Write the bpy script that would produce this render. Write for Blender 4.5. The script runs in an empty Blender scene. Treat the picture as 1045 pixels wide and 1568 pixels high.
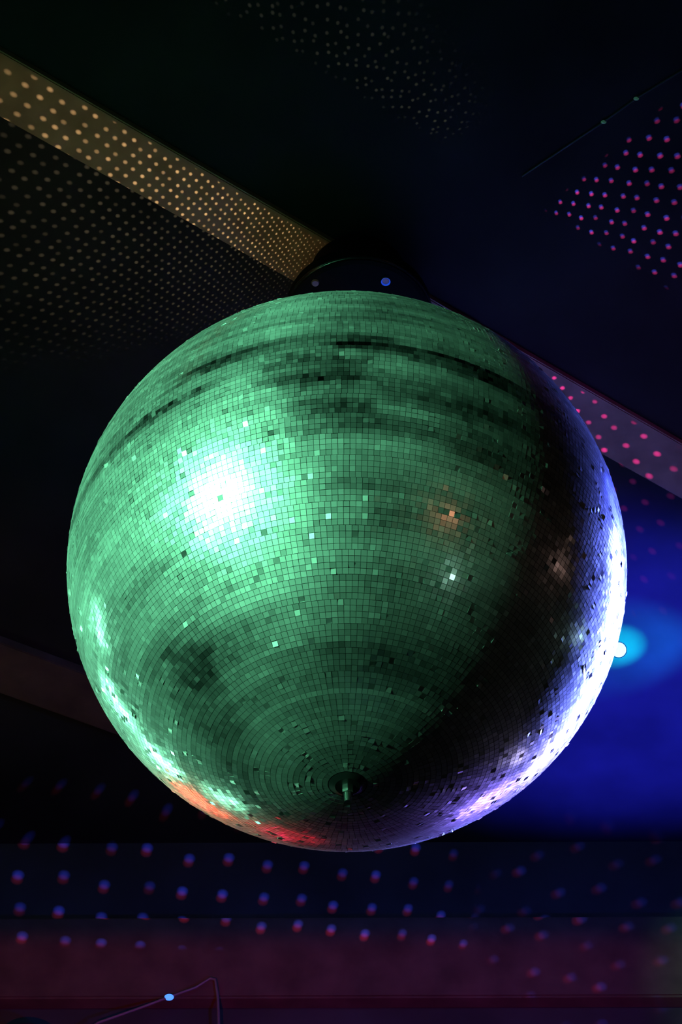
import bpy, bmesh, math, random
from mathutils import Vector, Matrix, noise
random.seed(7)
S=bpy.context.scene
S.view_settings.view_transform='Standard'
S.view_settings.look='None'
rad=math.radians
R=0.5; D=2.94; E=rad(47.3)
BALL=Vector((0,0,3.66))
CAM=BALL-Vector((0,D*math.cos(E),D*math.sin(E)))
FPX=3730.0
# ---------------- camera
cd=bpy.data.cameras.new('camera'); cam=bpy.data.objects.new('camera',cd); S.collection.objects.link(cam)
cam.location=CAM; cam.rotation_euler=(rad(90+49.33),0,rad(0.3))
cd.sensor_fit='VERTICAL'; cd.sensor_height=36; cd.lens=36*FPX/2352
cd.clip_start=0.01
S.camera=cam
MR=cam.rotation_euler.to_matrix()
CEIL=BALL.z+1.0
def ray(x,y):   # sight line through a photo point (1045-px wide copy of the photo)
    return (MR@Vector(((x-522.5)*1.5,-(y-784)*1.5,-FPX))).normalized()
def on_z(x,y,z):
    d=ray(x,y); return CAM+d*((z-CAM.z)/d.z)
def on_y(x,y,yy):
    d=ray(x,y); return CAM+d*((yy-CAM.y)/d.y)
WALLY=on_z(522,1290,CEIL).y

# ---------------- helpers
def link(o,parent=None):
    S.collection.objects.link(o)
    if parent: o.parent=parent
    return o
def empty(name,loc=(0,0,0)):
    e=bpy.data.objects.new(name,None); e.empty_display_size=.1; e.location=loc; link(e); return e
def mesh_obj(name,bm,mat,parent=None,smooth=False,loc=None):
    me=bpy.data.meshes.new(name); bm.to_mesh(me); bm.free()
    if mat: me.materials.append(mat)
    if smooth:
        for p in me.polygons: p.use_smooth=True
    o=bpy.data.objects.new(name,me); link(o,parent)
    if loc is not None: o.location=loc
    return o
def add_cone(bm,p0,p1,r0,r1,seg=32,caps=True):
    p0=Vector(p0);p1=Vector(p1); d=p1-p0
    M=Matrix.Translation((p0+p1)/2)@d.to_track_quat('Z','Y').to_matrix().to_4x4()
    bmesh.ops.create_cone(bm,cap_ends=caps,cap_tris=False,segments=seg,radius1=r0,radius2=r1,depth=d.length,matrix=M)
def add_box(bm,c,s,rot=None):
    M=Matrix.Translation(Vector(c))
    if rot is not None: M=M@rot
    M=M@Matrix.Diagonal((s[0],s[1],s[2],1))
    bmesh.ops.create_cube(bm,size=1,matrix=M)
def lathe(bm,prof,seg=64,M=Matrix.Identity(4)):
    rings=[]
    for r,z in prof:
        rings.append([bm.verts.new(M@Vector((r*math.cos(2*math.pi*i/seg),r*math.sin(2*math.pi*i/seg),z))) for i in range(seg)])
    for a,b in zip(rings,rings[1:]):
        for i in range(seg):
            bm.faces.new((a[i],a[(i+1)%seg],b[(i+1)%seg],b[i]))
def mat_p(name,col,rough=.6,metal=0,em=None,es=0,noise_amt=0,scale=8,spec=.5):
    m=bpy.data.materials.new(name); m.use_nodes=True; nt=m.node_tree; b=nt.nodes['Principled BSDF']
    b.inputs['Roughness'].default_value=rough; b.inputs['Metallic'].default_value=metal
    b.inputs['Specular IOR Level'].default_value=spec
    if em: b.inputs['Emission Color'].default_value=(*em,1); b.inputs['Emission Strength'].default_value=es
    tc=nt.nodes.new('ShaderNodeTexCoord'); nz=nt.nodes.new('ShaderNodeTexNoise'); nz.inputs['Scale'].default_value=scale; nz.inputs['Detail'].default_value=6
    nt.links.new(tc.outputs['Object'],nz.inputs['Vector'])
    rp=nt.nodes.new('ShaderNodeValToRGB')
    rp.color_ramp.elements[0].position=.3; rp.color_ramp.elements[1].position=.7
    rp.color_ramp.elements[0].color=(*[c*(1-noise_amt) for c in col],1)
    rp.color_ramp.elements[1].color=(*[min(1,c*(1+noise_amt)) for c in col],1)
    nt.links.new(nz.outputs['Fac'],rp.inputs['Fac']); nt.links.new(rp.outputs['Color'],b.inputs['Base Color'])
    return m
M_ceil=mat_p('dark_ceiling_paint',(.020,.020,.020),.9,noise_amt=.35,scale=3,spec=.05)
M_wall=mat_p('dark_wall_paint',(.04,.04,.045),.9,noise_amt=.3,scale=3,spec=.05)
M_floor=mat_p('dance_floor',(.05,.045,.04),.3,noise_amt=.3,scale=5)
M_wood=mat_p('painted_timber',(.22,.155,.105),.8,noise_amt=.2,scale=14,spec=.1)
M_wood2=mat_p('stained_timber',(.09,.055,.045),.8,noise_amt=.25,scale=10,spec=.1)
M_black=mat_p('black_metal',(.008,.008,.009),.5,.0,noise_amt=.2,scale=30,spec=.25)
M_matte=mat_p('matte_black_plastic',(.006,.006,.006),.85,.0,noise_amt=.2,scale=30,spec=.05)
M_rim=mat_p('black_gloss_rim',(.01,.01,.01),.25,.0,noise_amt=.2,scale=30,spec=.5)
M_grout=mat_p('dark_grout',(.006,.007,.007),.8,noise_amt=.2,scale=30)
M_steel=mat_p('brushed_steel',(.6,.6,.6),.25,1,noise_amt=.1,scale=60)
M_cable=mat_p('cable_plastic',(.03,.03,.04),.4,noise_amt=.1,scale=30)

# ---------------- room
def slab(name,c,s,mat):
    bm=bmesh.new(); add_box(bm,c,s); return mesh_obj(name,bm,mat)
X0,X1,Y0,Y1=-6.5,6.5,-9,WALLY
cx=(X0+X1)/2; cy=(Y0+Y1)/2
slab('floor',(cx,cy,-.05),(X1-X0+.4,Y1-Y0+.4,.1),M_floor)
slab('ceiling',(cx,cy,CEIL+.05),(X1-X0+.4,Y1-Y0+.4,.1),M_ceil)
slab('wall_back',(cx,Y1+.1,CEIL/2),(X1-X0+.4,.2,CEIL),M_wall)
slab('wall_front',(cx,Y0-.1,CEIL/2),(X1-X0+.4,.2,CEIL),M_wall)
slab('wall_left',(X0-.1,cy,CEIL/2),(.2,Y1-Y0,CEIL),M_wall)
slab('wall_right',(X1+.1,cy,CEIL/2),(.2,Y1-Y0,CEIL),M_wall)

def strip(name,pa,pb,pc,z0,z1,mat,ext=3.0):
    """plank on the ceiling: pa->pb one lower edge, pc on the other edge"""
    d=(pb-pa); d.z=0; d.normalize(); n=Vector((-d.y,d.x,0))
    w=(pc-pa).dot(n)
    a=pa-d*ext; b=pb+d*ext
    bm=bmesh.new(); vs=[]
    for z in (z0,z1):
        for p in (a,b,b+n*w,a+n*w): vs.append(bm.verts.new((p.x,p.y,z)))
    for f in ((0,1,2,3),(7,6,5,4),(0,4,5,1),(1,5,6,2),(2,6,7,3),(3,7,4,0)): bm.faces.new([vs[i] for i in f])
    bmesh.ops.recalc_face_normals(bm,faces=bm.faces)
    bmesh.ops.bevel(bm,geom=bm.edges[:],offset=.003,segments=2,affect='EDGES')
    return mesh_obj(name,bm,mat)
ZB=CEIL-.022
strip('ceiling_beam',on_z(0,78,ZB),on_z(1045,680,ZB),on_z(210,297,ZB),ZB,CEIL,M_wood,ext=.6)
ZC=CEIL-.03
strip('ceiling_joist',on_z(0,985,ZC),on_z(300,1095,ZC),on_z(0,1062,ZC),ZC,CEIL,M_wood2,ext=.5)
# trim plank on the back wall
za=on_y(522,1422,WALLY).z; zb_=on_y(522,1545,WALLY).z
bm=bmesh.new(); add_box(bm,(0,WALLY-.03,(za+zb_)/2),(12.8,.06,za-zb_))
bmesh.ops.bevel(bm,geom=bm.edges[:],offset=.006,segments=2,affect='EDGES')
mesh_obj('trim_1',bm,M_wood2)

# ---------------- mirror ball
ball=empty('mirror_ball',BALL)
s=.0186
verts=[];faces=[];var=[];wear_refl=[]
cap=.062
i=0; phi=-math.pi/2+cap+s/2
blocks={}
def nrm(x,y):
    nx=(x-531)/429; ny=(872-y)/429; nz=math.sqrt(max(0,1-nx*nx-ny*ny))
    return Vector((nx,-math.sin(E)*ny-math.cos(E)*nz,math.cos(E)*ny-math.sin(E)*nz))
# dark room reflections painted into the tile tone: (centre, latitude half-width, longitude half-width, depth)
dark_refl=[]
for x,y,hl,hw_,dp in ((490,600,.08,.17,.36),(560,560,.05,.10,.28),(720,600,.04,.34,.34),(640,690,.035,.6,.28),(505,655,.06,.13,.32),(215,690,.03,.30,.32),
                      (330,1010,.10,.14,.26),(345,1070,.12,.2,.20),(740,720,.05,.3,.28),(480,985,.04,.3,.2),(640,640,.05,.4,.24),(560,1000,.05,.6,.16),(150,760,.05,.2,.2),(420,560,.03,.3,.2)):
    n0=nrm(x,y); dark_refl.append((math.asin(n0.z),math.atan2(n0.y,n0.x),hl,hw_,dp))
while phi<math.pi/2-cap:
    band=i//4
    pm=phi+(1.5-(i%4))*s
    n=max(12,round(2*math.pi*max(.04,math.cos(pm))/s))
    ph=0 if band%2 else .35*2*math.pi/n
    rowtilt=random.gauss(0,.008)
    rowdust=random.gauss(0,.055)
    for j in range(n):
        th=2*math.pi*j/n+ph
        cp,sp=math.cos(phi),math.sin(phi); ct,st=math.cos(th),math.sin(th)
        nr=Vector((cp*ct,cp*st,sp)); e=Vector((-st,ct,0)); nn=Vector((-sp*ct,-sp*st,cp))
        key=(band,int(j/n*max(6,n//7)))
        if key not in blocks: blocks[key]=(random.gauss(0,.006),random.gauss(0,.006),random.gauss(0,1))
        bx,by,bd=blocks[key]
        a=bx+random.gauss(0,.009); b=by+rowtilt+random.gauss(0,.010)
        if random.random()<.09: a+=random.gauss(0,.09); b+=random.gauss(0,.14)
        hw=.462*2*math.pi/n*cp*R; hh=.462*s*R
        base=len(verts); c=nr*R
        for sx,sy in ((-1,-1),(1,-1),(1,1),(-1,1)):
            verts.append(c+e*(hw*sx)+nn*(hh*sy)+nr*(hw*sx*a+hh*sy*b))
        for sx,sy in ((-1,-1),(1,-1),(1,1),(-1,1)):
            verts.append(nr*(R-.0035)+e*(hw*sx)+nn*(hh*sy))
        faces.append((base,base+1,base+2,base+3))
        for k in range(4):
            k2=(k+1)%4; faces.append((base+k,base+4+k,base+4+k2,base+k2))
        v=random.random()
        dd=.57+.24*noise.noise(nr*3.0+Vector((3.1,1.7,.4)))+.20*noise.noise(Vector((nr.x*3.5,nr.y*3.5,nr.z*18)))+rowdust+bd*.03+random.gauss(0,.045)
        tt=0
        for la,lo,hl,hw_,dp in dark_refl:
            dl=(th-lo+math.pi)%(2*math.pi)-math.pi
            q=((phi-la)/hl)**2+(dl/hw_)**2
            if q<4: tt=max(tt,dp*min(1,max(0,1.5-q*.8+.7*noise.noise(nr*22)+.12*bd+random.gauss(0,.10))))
        dd=min(1,max(0,dd-tt))  # painted dark reflections lower the tile's tone
        var+= [v]*5; wear_refl+=[dd]*5
    phi+=s; i+=1
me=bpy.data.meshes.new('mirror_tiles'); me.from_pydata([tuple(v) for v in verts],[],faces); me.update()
for nm,data in (('tile_var',var),('tile_wear_refl',wear_refl)):
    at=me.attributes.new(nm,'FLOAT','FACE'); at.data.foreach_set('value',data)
mt=bpy.data.materials.new('mirror_tile_glass'); mt.use_nodes=True; nt=mt.node_tree; nt.nodes.clear()
N=nt.nodes.new; L=nt.links.new
out=N('ShaderNodeOutputMaterial')
av=N('ShaderNodeAttribute'); av.attribute_name='tile_var'
ad=N('ShaderNodeAttribute'); ad.attribute_name='tile_wear_refl'  # random wear plus the painted dark reflections
def mr(src,a,b,f0=0,f1=1):
    m=N('ShaderNodeMapRange'); m.inputs[1].default_value=f0; m.inputs[2].default_value=f1; m.inputs[3].default_value=a; m.inputs[4].default_value=b
    L(src,m.inputs[0]); return m.outputs[0]
g1=N('ShaderNodeBsdfGlossy'); g2=N('ShaderNodeBsdfGlossy'); df=N('ShaderNodeBsdfDiffuse')
L(mr(av.outputs['Fac'],.10,.28),g1.inputs['Roughness']); g1.inputs['Color'].default_value=(.88,.9,.9,1)
g2.inputs['Roughness'].default_value=.47
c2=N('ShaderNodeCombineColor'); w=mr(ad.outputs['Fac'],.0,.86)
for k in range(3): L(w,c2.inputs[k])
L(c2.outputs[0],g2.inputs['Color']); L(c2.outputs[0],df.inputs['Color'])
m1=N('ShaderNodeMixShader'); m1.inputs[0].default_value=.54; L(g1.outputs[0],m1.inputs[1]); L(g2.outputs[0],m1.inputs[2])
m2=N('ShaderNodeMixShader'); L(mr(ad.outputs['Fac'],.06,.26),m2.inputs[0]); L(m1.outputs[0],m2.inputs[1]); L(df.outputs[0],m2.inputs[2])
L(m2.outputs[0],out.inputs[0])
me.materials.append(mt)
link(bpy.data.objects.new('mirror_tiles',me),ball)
bm=bmesh.new(); bmesh.ops.create_uvsphere(bm,u_segments=160,v_segments=80,radius=R-.003)
mesh_obj('core',bm,M_grout,ball,True)
bm=bmesh.new()
for sg in (-1,1):
    Mx=Matrix.Diagonal((1,1,sg,1))
    lathe(bm,[(0.0,R+.004),(.020,R+.004),(.024,R+.002),(.030,R-.001),(.030,R-.006)],48,Mx)
bmesh.ops.recalc_face_normals(bm,faces=bm.faces)
mesh_obj('pole_caps',bm,M_black,ball)
bm=bmesh.new(); add_cone(bm,(0,0,-R-.002),(0,0,-R-.018),.0095,.0095,6); add_cone(bm,(0,0,-R-.018),(0,0,-R-.034),.0065,.005,16)
add_cone(bm,(0,0,R),(0,0,R+.05),.006,.006,16)
bmesh.ops.create_uvsphere(bm,u_segments=16,v_segments=10,radius=.013,matrix=Matrix.Translation((0,0,R+.05)))
mesh_obj('hanging_bolts',bm,M_steel,ball)

# ---------------- motor
mo=empty('mirror_ball_motor',BALL)
H=.79
ox=.028
MT=Matrix.Translation((ox,0,0))
bm=bmesh.new()
lathe(bm,[(0,H),(.15,H),(.158,H+.004),(.160,H+.010)],96,MT)
lathe(bm,[(.160,H+.014),(.160,H+.05),(.155,H+.056),(.11,H+.056),(.11,ZB-BALL.z),(0,ZB-BALL.z)],96,MT)
bmesh.ops.recalc_face_normals(bm,faces=bm.faces)
mesh_obj('housing',bm,M_matte,mo,False)
bm=bmesh.new(); lathe(bm,[(.156,H+.008),(.1625,H+.0085),(.164,H+.012),(.1625,H+.0155),(.156,H+.016)],96,MT)
bmesh.ops.recalc_face_normals(bm,faces=bm.faces)
mesh_obj('rim',bm,M_rim,mo,True)
bm=bmesh.new(); add_cone(bm,(0,0,R+.064),(0,0,H+.002),.006,.006,16); add_cone(bm,(0,0,H-.03),(0,0,H+.001),.018,.022,24)
mesh_obj('drive_shaft',bm,M_steel,mo)
M_led=mat_p('blue_led',(.02,.05,.2),.3,em=(.02,.10,1),es=.5)
M_screw=mat_p('dull_screw_steel',(.25,.2,.17),.5,.6,noise_amt=.1,scale=60)
bm=bmesh.new(); bm2=bmesh.new()
for (x,y) in ((591,429),(463,414)):
    p=on_z(x,y,BALL.z+H)-BALL; p.x-=ox
    if math.hypot(p.x,p.y)>.14: f=.14/math.hypot(p.x,p.y); p.x*=f;p.y*=f
    p.x+=ox
    add_cone(bm,(p.x,p.y,H-.004),(p.x,p.y,H+.001),.007,.009,24)
    if x==591:
        bmesh.ops.create_cone(bm2,cap_ends=False,segments=32,radius1=.010,radius2=.0075,depth=.003,matrix=Matrix.Translation((p.x,p.y,H-.0055)))
mesh_obj('screws',bm,M_screw,mo); mesh_obj('indicator_led',bm2,M_led,mo)

# ---------------- lamps
def par_can(loc,target,col,watts,cone=None,blend=.1,rb=.10,length=.2,lens_es=4,name='par_can_light',lightrad=None,mount='ceil',lensf=.885,yoke=True):
    loc=Vector(loc); tgt=Vector(target); d=(tgt-loc).normalized()
    if cone is None: cone=2*math.degrees(math.asin(.52/((BALL-loc).length-.045)))
    e=empty(name,loc)
    q=d.to_track_quat('Z','Y').to_matrix().to_4x4()
    bm=bmesh.new()
    k=lensf
    lathe(bm,[(0,-length),(rb*.55,-length),(rb*.8,-length*.8),(rb,-length*.4),(rb,.0),(rb*(k+.17),.0),(rb*(k+.17),.01),(rb*(k+.02),.01),(rb*k,0),(rb*k,-.02)] if yoke else
          [(0,-length),(rb*.3,-length),(rb*.6,-length*.6),(rb*.9,-.003),(rb*1.0,-.001)],40,q)
    mesh_obj('housing',bm,M_black,e)
    ml=mat_p('lens_glow',(.5,.5,.5),.2,em=col,es=lens_es)
    bm=bmesh.new(); lathe(bm,[(0,.006),(rb*.5,.003),(rb*k,-.004)],40,q); mesh_obj('lens',bm,ml,e)
    bm=bmesh.new()
    up=Vector((0,0,1)) if mount=='ceil' else Vector((0,0,-1))
    side=d.cross(up).normalized()
    dist=(CEIL-loc.z) if mount=='ceil' else loc.z
    if yoke:
        yk=min(rb*1.2,dist*.8)
        for sg in (-1,1):
            add_cone(bm,side*rb*1.0*sg,side*rb*1.15*sg,.012,.012,16)
            add_cone(bm,side*rb*1.12*sg,side*rb*1.12*sg+up*yk,.006,.006,12)
        add_cone(bm,side*rb*1.12+up*yk,-side*rb*1.12+up*yk,.006,.006,12)
        add_cone(bm,up*yk,up*dist,.009,.009,16)
    else:
        add_cone(bm,-d*length*.7,-d*length*.7+up*(dist+d.z*length*.7),.0035,.0035,12)
    if mount=='floor':
        add_cone(bm,up*(dist-.6),up*(dist-.01),.016,.016,16)
        for a in range(3):
            v=Vector((math.cos(a*2.094),math.sin(a*2.094),0))
            add_cone(bm,up*(dist-.35),up*(dist-.012)+v*.35,.010,.010,12)
    mesh_obj('yoke',bm,M_black,e)
    ld=bpy.data.lights.new('beam','SPOT'); ld.energy=watts; ld.color=col; ld.spot_size=rad(cone); ld.spot_blend=blend
    ld.shadow_soft_size=lightrad or rb*.8
    lo=bpy.data.objects.new('beam',ld); link(lo,e); lo.location=d*.045; lo.rotation_euler=d.to_track_quat('-Z','Y').to_euler()
    return e
RT=Vector((1,0,0)); UP=Vector((0,-math.sin(E),math.cos(E))); TW=Vector((0,-math.cos(E),-math.sin(E)))
def dirv(a,b,c): return RT*a+UP*b+TW*c
def from_hit(nx,ny):  # direction a lamp must be in to glint at this part of the ball
    nz=math.sqrt(max(0,1-nx*nx-ny*ny)); n=dirv(nx,ny,nz); v=TW
    return (2*n.dot(v)*n-v).normalized()
def ball_can(nx,ny,dist,col,w,**k):
    d=from_hit(nx,ny)
    if d.y>.3:
        dist=min(dist,(WALLY-.17)/d.y); k['length']=.12
    if d.z*dist>.72: dist=.72/d.z
    loc=BALL+d*dist
    m='floor' if d.z*dist<.3 and d.y>-.2 else 'ceil'
    return par_can(loc,BALL,col,w,mount=m,**k)
# green key
ball_can(-.40,.226,4.6,(.21,1,.49),2250,rb=.22,length=.3,lens_es=20)
# green-white lamps, behind left
G2=(.28,1,.58)
ball_can(-.81,-.18,2.3,G2,12,rb=.12,lightrad=.22)
ball_can(-.76,-.44,2.3,G2,38,rb=.12,lightrad=.24)
ball_can(-.62,-.62,2.3,G2,34,rb=.12,lightrad=.22)
ball_can(-.40,-.74,2.3,G2,12,rb=.08,lightrad=.2)
# small unseen pin spots, added to make tiles sparkle
ball_can(.33,-.02,5.0,(.5,1,.75),4,rb=.05,lightrad=.05)
ball_can(.12,-.12,4.8,(.5,1,.75),3,rb=.05,lightrad=.05)
ball_can(.05,-.42,4.5,(.4,1,.7),5,rb=.05,lightrad=.05)
ball_can(.745,-.215,2.6,(.6,1,.9),.8,rb=.05,lightrad=.02)
ball_can(.68,.01,3.0,(1,.6,.5),.35,rb=.05,lightrad=.02)
ball_can(.55,-.61,3.0,(.7,.6,1),2.5,rb=.05,lightrad=.03)
# added warm lamp, right behind the viewer, standing in for warm-lit surroundings
ball_can(.32,.17,4.5,(1,.36,.18),8,rb=.2,lightrad=.9,lens_es=2)
# red lamps, low behind
ball_can(-.50,-.765,2.2,(1,.05,.02),24,rb=.10,lightrad=.2)
ball_can(-.24,-.87,2.2,(1,.015,.04),4,rb=.10,lightrad=.3,lens_es=2)
# unseen blue / violet lamps added along the right to spread the rim crescent
B2=(.14,.19,1)
ball_can(.90,.10,2.0,(.04,.07,1),38,rb=.12,lightrad=.25,lens_es=2)
ball_can(.90,-.09,2.0,B2,460,rb=.16,lightrad=.38)
ball_can(.88,-.25,2.0,B2,850,rb=.16,lightrad=.38)
ball_can(.81,-.42,2.0,B2,620,rb=.16,lightrad=.36)
ball_can(.69,-.60,2.1,(.22,.2,1),250,rb=.14,lightrad=.28)
ball_can(.46,-.765,2.2,(.25,.16,1),60,rb=.12,lightrad=.25)
# blue lamp seen beside the ball
PB=CAM+ray(948,995)*4.05
bl=par_can(PB,BALL*.2+CAM*.8,(.12,.30,1),2,cone=150,blend=.3,rb=.020,length=.03,lens_es=7,name='blue_led_spot',lightrad=.02,lensf=.98,yoke=False)
bl.children[1].data.materials[0].node_tree.nodes['Principled BSDF'].inputs['Emission Color'].default_value=(.07,.75,1,1)

def barn_doors(o,nt,masks):
    """shutter planes through the source and the line pa-pb, in lamp space; returns (uv vector socket, factor socket)"""
    N=nt.nodes.new; L=nt.links.new
    tc=N('ShaderNodeTexCoord'); sp=N('ShaderNodeSeparateXYZ'); L(tc.outputs['Normal'],sp.inputs[0])
    cb=N('ShaderNodeCombineXYZ'); cb.inputs[2].default_value=1
    for k in range(2):
        dv=N('ShaderNodeMath'); dv.operation='DIVIDE'; L(sp.outputs[k],dv.inputs[0]); L(sp.outputs[2],dv.inputs[1]); L(dv.outputs[0],cb.inputs[k])
    fac=None; org=o.location.copy()
    Ri=o.rotation_euler.to_matrix().inverted()
    for (pa,pb,pin,soft) in masks:
        m=(pa-org).cross(pb-org).normalized()
        if m.dot(pin-org)<0: m=-m
        ml=Ri@m
        dt=N('ShaderNodeVectorMath'); dt.operation='DOT_PRODUCT'; L(cb.outputs[0],dt.inputs[0]); dt.inputs[1].default_value=-ml
        r_=N('ShaderNodeMapRange'); r_.interpolation_type='SMOOTHSTEP'; r_.inputs[1].default_value=-soft*.3; r_.inputs[2].default_value=soft; L(dt.outputs['Value'],r_.inputs[0])
        if fac is None: fac=r_.outputs[0]
        else:
            mm=N('ShaderNodeMath'); mm.operation='MULTIPLY'; L(fac,mm.inputs[0]); L(r_.outputs[0],mm.inputs[1]); fac=mm.outputs[0]
    return cb.outputs[0],fac
def spot(name,loc,tgt,col,w,cone,blend=1,r=.05,masks=None):
    ld=bpy.data.lights.new(name,'SPOT'); ld.energy=w; ld.color=col; ld.spot_size=rad(cone); ld.spot_blend=blend; ld.shadow_soft_size=r
    o=bpy.data.objects.new(name,ld); link(o); o.location=loc; o.rotation_euler=(Vector(tgt)-Vector(loc)).to_track_quat('-Z','Y').to_euler()
    if masks:
        ld.shadow_soft_size=0
        ld.use_nodes=True; nt=ld.node_tree; nt.nodes.clear()
        ou=nt.nodes.new('ShaderNodeOutputLight'); em=nt.nodes.new('ShaderNodeEmission'); nt.links.new(em.outputs[0],ou.inputs[0])
        uv,f=barn_doors(o,nt,masks); nt.links.new(f,em.inputs['Strength'])
    return o
def zc_(x,y): return on_z(x,y,CEIL)
in_b=zc_(985,1100)
bedge=(on_z(800,585,ZB),on_z(1045,766,ZB),in_b)
tb=on_z(1000,1050,CEIL)
spot('blue_glow_fill',tb+Vector((.0,-.15,-2.2)),tb,(.020,.024,1),2300,42,blend=1,masks=[(*bedge,.09),(zc_(0,1284),zc_(1045,1284),in_b,.08)])  # added unseen spot, spreads the blue lamp's glow over the ceiling
tb2=on_z(965,990,CEIL)
spot('cyan_halo_fill',tb2+Vector((.30,-.05,-.35)),tb2,(.0,.22,1),90,50,masks=[(*bedge,.12)])  # added unseen spot, stands in for the halo round the blue lamp
tb3=on_z(944,990,CEIL)
spot('cyan_halo_fill',tb3+Vector((.12,-.0,-.30)),tb3,(.0,.8,1),130,34,masks=[(*bedge,.12)])  # second added spot, bright core of that halo
spot('amber_wash_light',(-1.5,-1.6,2.0),on_z(260,260,ZB),(1,.42,.13),38,30,masks=[(on_z(0,78,ZB),on_z(1045,680,ZB),on_z(60,250,ZB),.004)])
spot('magenta_wash_light',(1.9,-.9,3.6),on_z(1000,650,ZB),(.6,.02,.75),16,34)
spot('red_wash_light',(-.4,-.5,2.2),on_y(500,1500,WALLY),(1,.05,.10),85,85,masks=[(on_y(0,1420,WALLY),on_y(1045,1420,WALLY),on_y(500,1500,WALLY),.02)])
spot('red_wash_light',(-1.6,.2,3.2),on_z(60,1040,CEIL),(1,.08,.12),8,50)
spot('navy_wash_light',(.6,-.4,2.0),on_y(560,1350,WALLY),(.02,.03,1),75,85,masks=[(on_y(0,1285,WALLY),on_y(1045,1285,WALLY),on_y(500,1500,WALLY),.06)])

# ---------------- dots of reflected light, imitated by added gobo spots at the ball
def dots(tgt,w,cone,scale,rot,cols,thr=.24,rnd=.25,off=(.3,.1),blend=.5,start=.53,masks=()):
    d=(Vector(tgt)-BALL).normalized()
    org=BALL+d*start
    o=spot('reflection_dot_gobo',org,tgt,(1,1,1),w,cone,blend,0)
    ld=o.data; ld.use_nodes=True; nt=ld.node_tree; nt.nodes.clear(); N=nt.nodes.new; L=nt.links.new
    out=N('ShaderNodeOutputLight'); em=N('ShaderNodeEmission'); L(em.outputs[0],out.inputs[0])
    uv,fac=barn_doors(o,nt,masks)
    prev=None
    for k,(c,st) in enumerate(cols):
        mp=N('ShaderNodeMapping'); L(uv,mp.inputs[0]); mp.inputs['Rotation'].default_value=(0,0,rad(rot)); mp.inputs['Scale'].default_value=(scale,scale,scale)
        mp.inputs['Location'].default_value=(off[0]*k,off[1]*k,0)
        vo=N('ShaderNodeTexVoronoi'); vo.voronoi_dimensions='2D'; vo.inputs['Scale'].default_value=1; vo.inputs['Randomness'].default_value=rnd
        L(mp.outputs[0],vo.inputs['Vector'])
        m=N('ShaderNodeMapRange'); m.inputs[1].default_value=thr*1.4; m.inputs[2].default_value=thr*.5; m.inputs[3].default_value=0; m.inputs[4].default_value=st
        L(vo.outputs['Distance'],m.inputs[0])
        # random strength for each gobo dot
        rr=N('ShaderNodeMapRange'); rr.inputs[3].default_value=.45; rr.inputs[4].default_value=1.25
        sc=N('ShaderNodeSeparateColor'); L(vo.outputs['Color'],sc.inputs[0]); L(sc.outputs[0],rr.inputs[0])
        mu=N('ShaderNodeMath'); mu.operation='MULTIPLY'; L(m.outputs[0],mu.inputs[0]); L(rr.outputs[0],mu.inputs[1])
        vm=N('ShaderNodeVectorMath'); vm.operation='SCALE'; vm.inputs[0].default_value=c; L(mu.outputs[0],vm.inputs['Scale'])
        if prev is None: prev=vm.outputs[0]
        else:
            ad=N('ShaderNodeVectorMath'); ad.operation='ADD'; L(prev,ad.inputs[0]); L(vm.outputs[0],ad.inputs[1]); prev=ad.outputs[0]
    L(prev,em.inputs['Color'])
    if fac is not None: L(fac,em.inputs['Strength'])
    else: em.inputs['Strength'].default_value=1
    o.parent=ball; o.matrix_parent_inverse=Matrix.Translation(-BALL)
    return o
dots(zc_(60,200),34,128,24,20,[((.95,.74,.42),1)],thr=.17,
     masks=[(on_z(0,85,ZB),on_z(1045,687,ZB),on_z(60,250,ZB),.01),(zc_(0,560),zc_(300,520),zc_(60,250),.25)])
dots(zc_(560,60),20,64,28,0,[((.6,.6,.42),1)],thr=.15,rnd=.7,masks=[(zc_(310,0),zc_(700,235),zc_(700,20),.06),(zc_(640,0),zc_(790,200),zc_(500,20),.25)])
dots(zc_(1020,330),300,64,20,25,[((1,.05,.30),1),((.08,.1,1),.9)],thr=.12,off=(.13,.1),
     masks=[(zc_(830,325),zc_(1045,140),zc_(1040,330),.03),(zc_(840,325),zc_(1045,455),zc_(1040,330),.03)])
dots(on_z(1010,690,ZB),80,60,16,25,[((1,.05,.6),1)],thr=.13,rnd=.2,masks=[(on_z(0,85,ZB),on_z(1045,687,ZB),on_z(1040,720,ZB),.01)])
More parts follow.
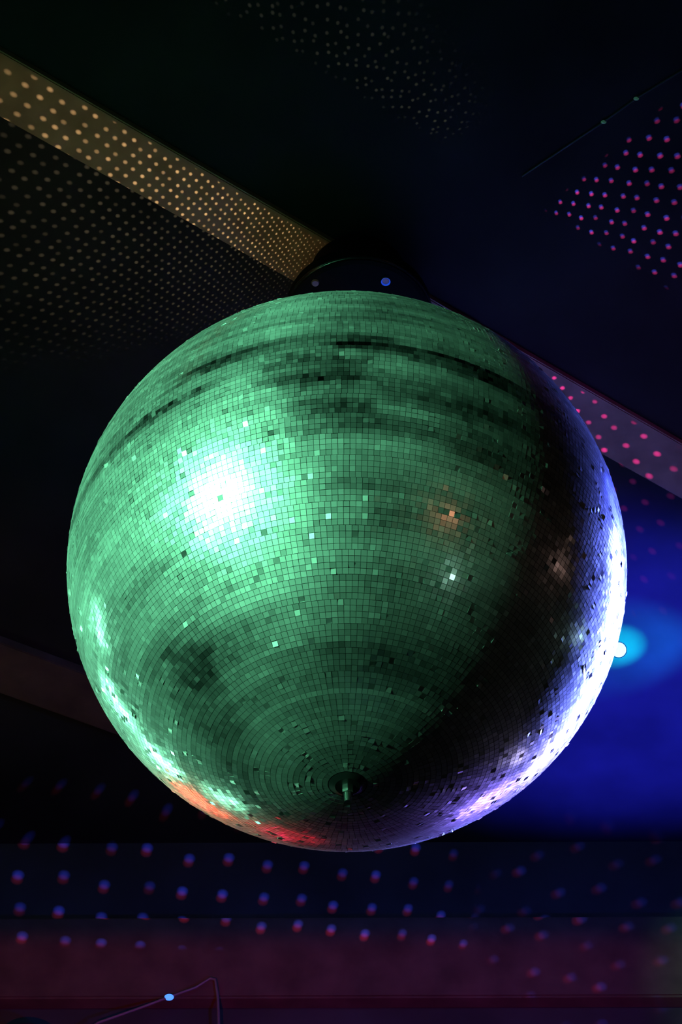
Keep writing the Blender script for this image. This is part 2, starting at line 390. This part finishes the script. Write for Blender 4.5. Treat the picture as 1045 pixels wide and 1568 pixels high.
dots(on_y(350,1370,WALLY),270,85,15,3,[((.9,.05,.16),.5),((.05,.08,1),1.6)],thr=.115,off=(.02,.13),rnd=.2,
     masks=[(zc_(0,1185),zc_(1045,1235),on_y(350,1370,WALLY),.05),(on_y(0,1462,WALLY),on_y(1045,1470,WALLY),on_y(350,1370,WALLY),.02),(on_y(720,1300,WALLY),on_y(740,1460,WALLY),on_y(350,1370,WALLY),.06)])
dots(on_y(920,1410,WALLY),100,26,16,20,[((.9,.05,.16),.4),((.05,.08,1),1.2)],thr=.13,off=(.1,.1),rnd=.5)

# ---------------- string lights
def cable(name,pts,bulbs,col,es,br=.009,cr=.004):
    e=empty(name,pts[0])
    cu=bpy.data.curves.new('cord','CURVE'); cu.dimensions='3D'; cu.bevel_depth=cr; cu.bevel_resolution=3
    sp=cu.splines.new('POLY'); sp.points.add(len(pts)-1)
    for p,q in zip(sp.points,pts): p.co=(*(Vector(q)-Vector(pts[0])),1)
    cu.materials.append(M_cord); link(bpy.data.objects.new('cord',cu),e)
    bm=bmesh.new()
    for b in bulbs:
        p=Vector(b)-Vector(pts[0])
        bmesh.ops.create_uvsphere(bm,u_segments=16,v_segments=10,radius=br,matrix=Matrix.Translation(p)@Matrix.Diagonal((1.5,1,1,1)))
    mesh_obj('bulbs',bm,mat_p('bulb_glow',(.1,.1,.1),.3,em=col,es=es),e,True)
M_cord=mat_p('pale_cord_plastic',(.13,.12,.13),.5,noise_amt=.1,scale=30)
yc=WALLY-.08
cable('string_light',[on_y(x,y,yc) for x,y in ((100,1600),(150,1566),(210,1545),(258,1527),(300,1512),(322,1498),(330,1500),(334,1530),(336,1600))],[on_y(259,1527,yc)],(.05,.2,1),2)
M_cord=M_cable
zc=CEIL-.005
cable('string_light',[on_z(x,y,zc) for x,y in ((800,270),(925,187),(975,151),(1045,108),(1150,40))],[on_z(925,187,zc),on_z(975,151,zc)],(.1,.4,.25),.12,br=.004,cr=.002)

# ---------------- world
wd=bpy.data.worlds.new('world'); S.world=wd; wd.use_nodes=True
wd.node_tree.nodes['Background'].inputs[0].default_value=(.01,.012,.02,1); wd.node_tree.nodes['Background'].inputs[1].default_value=.3
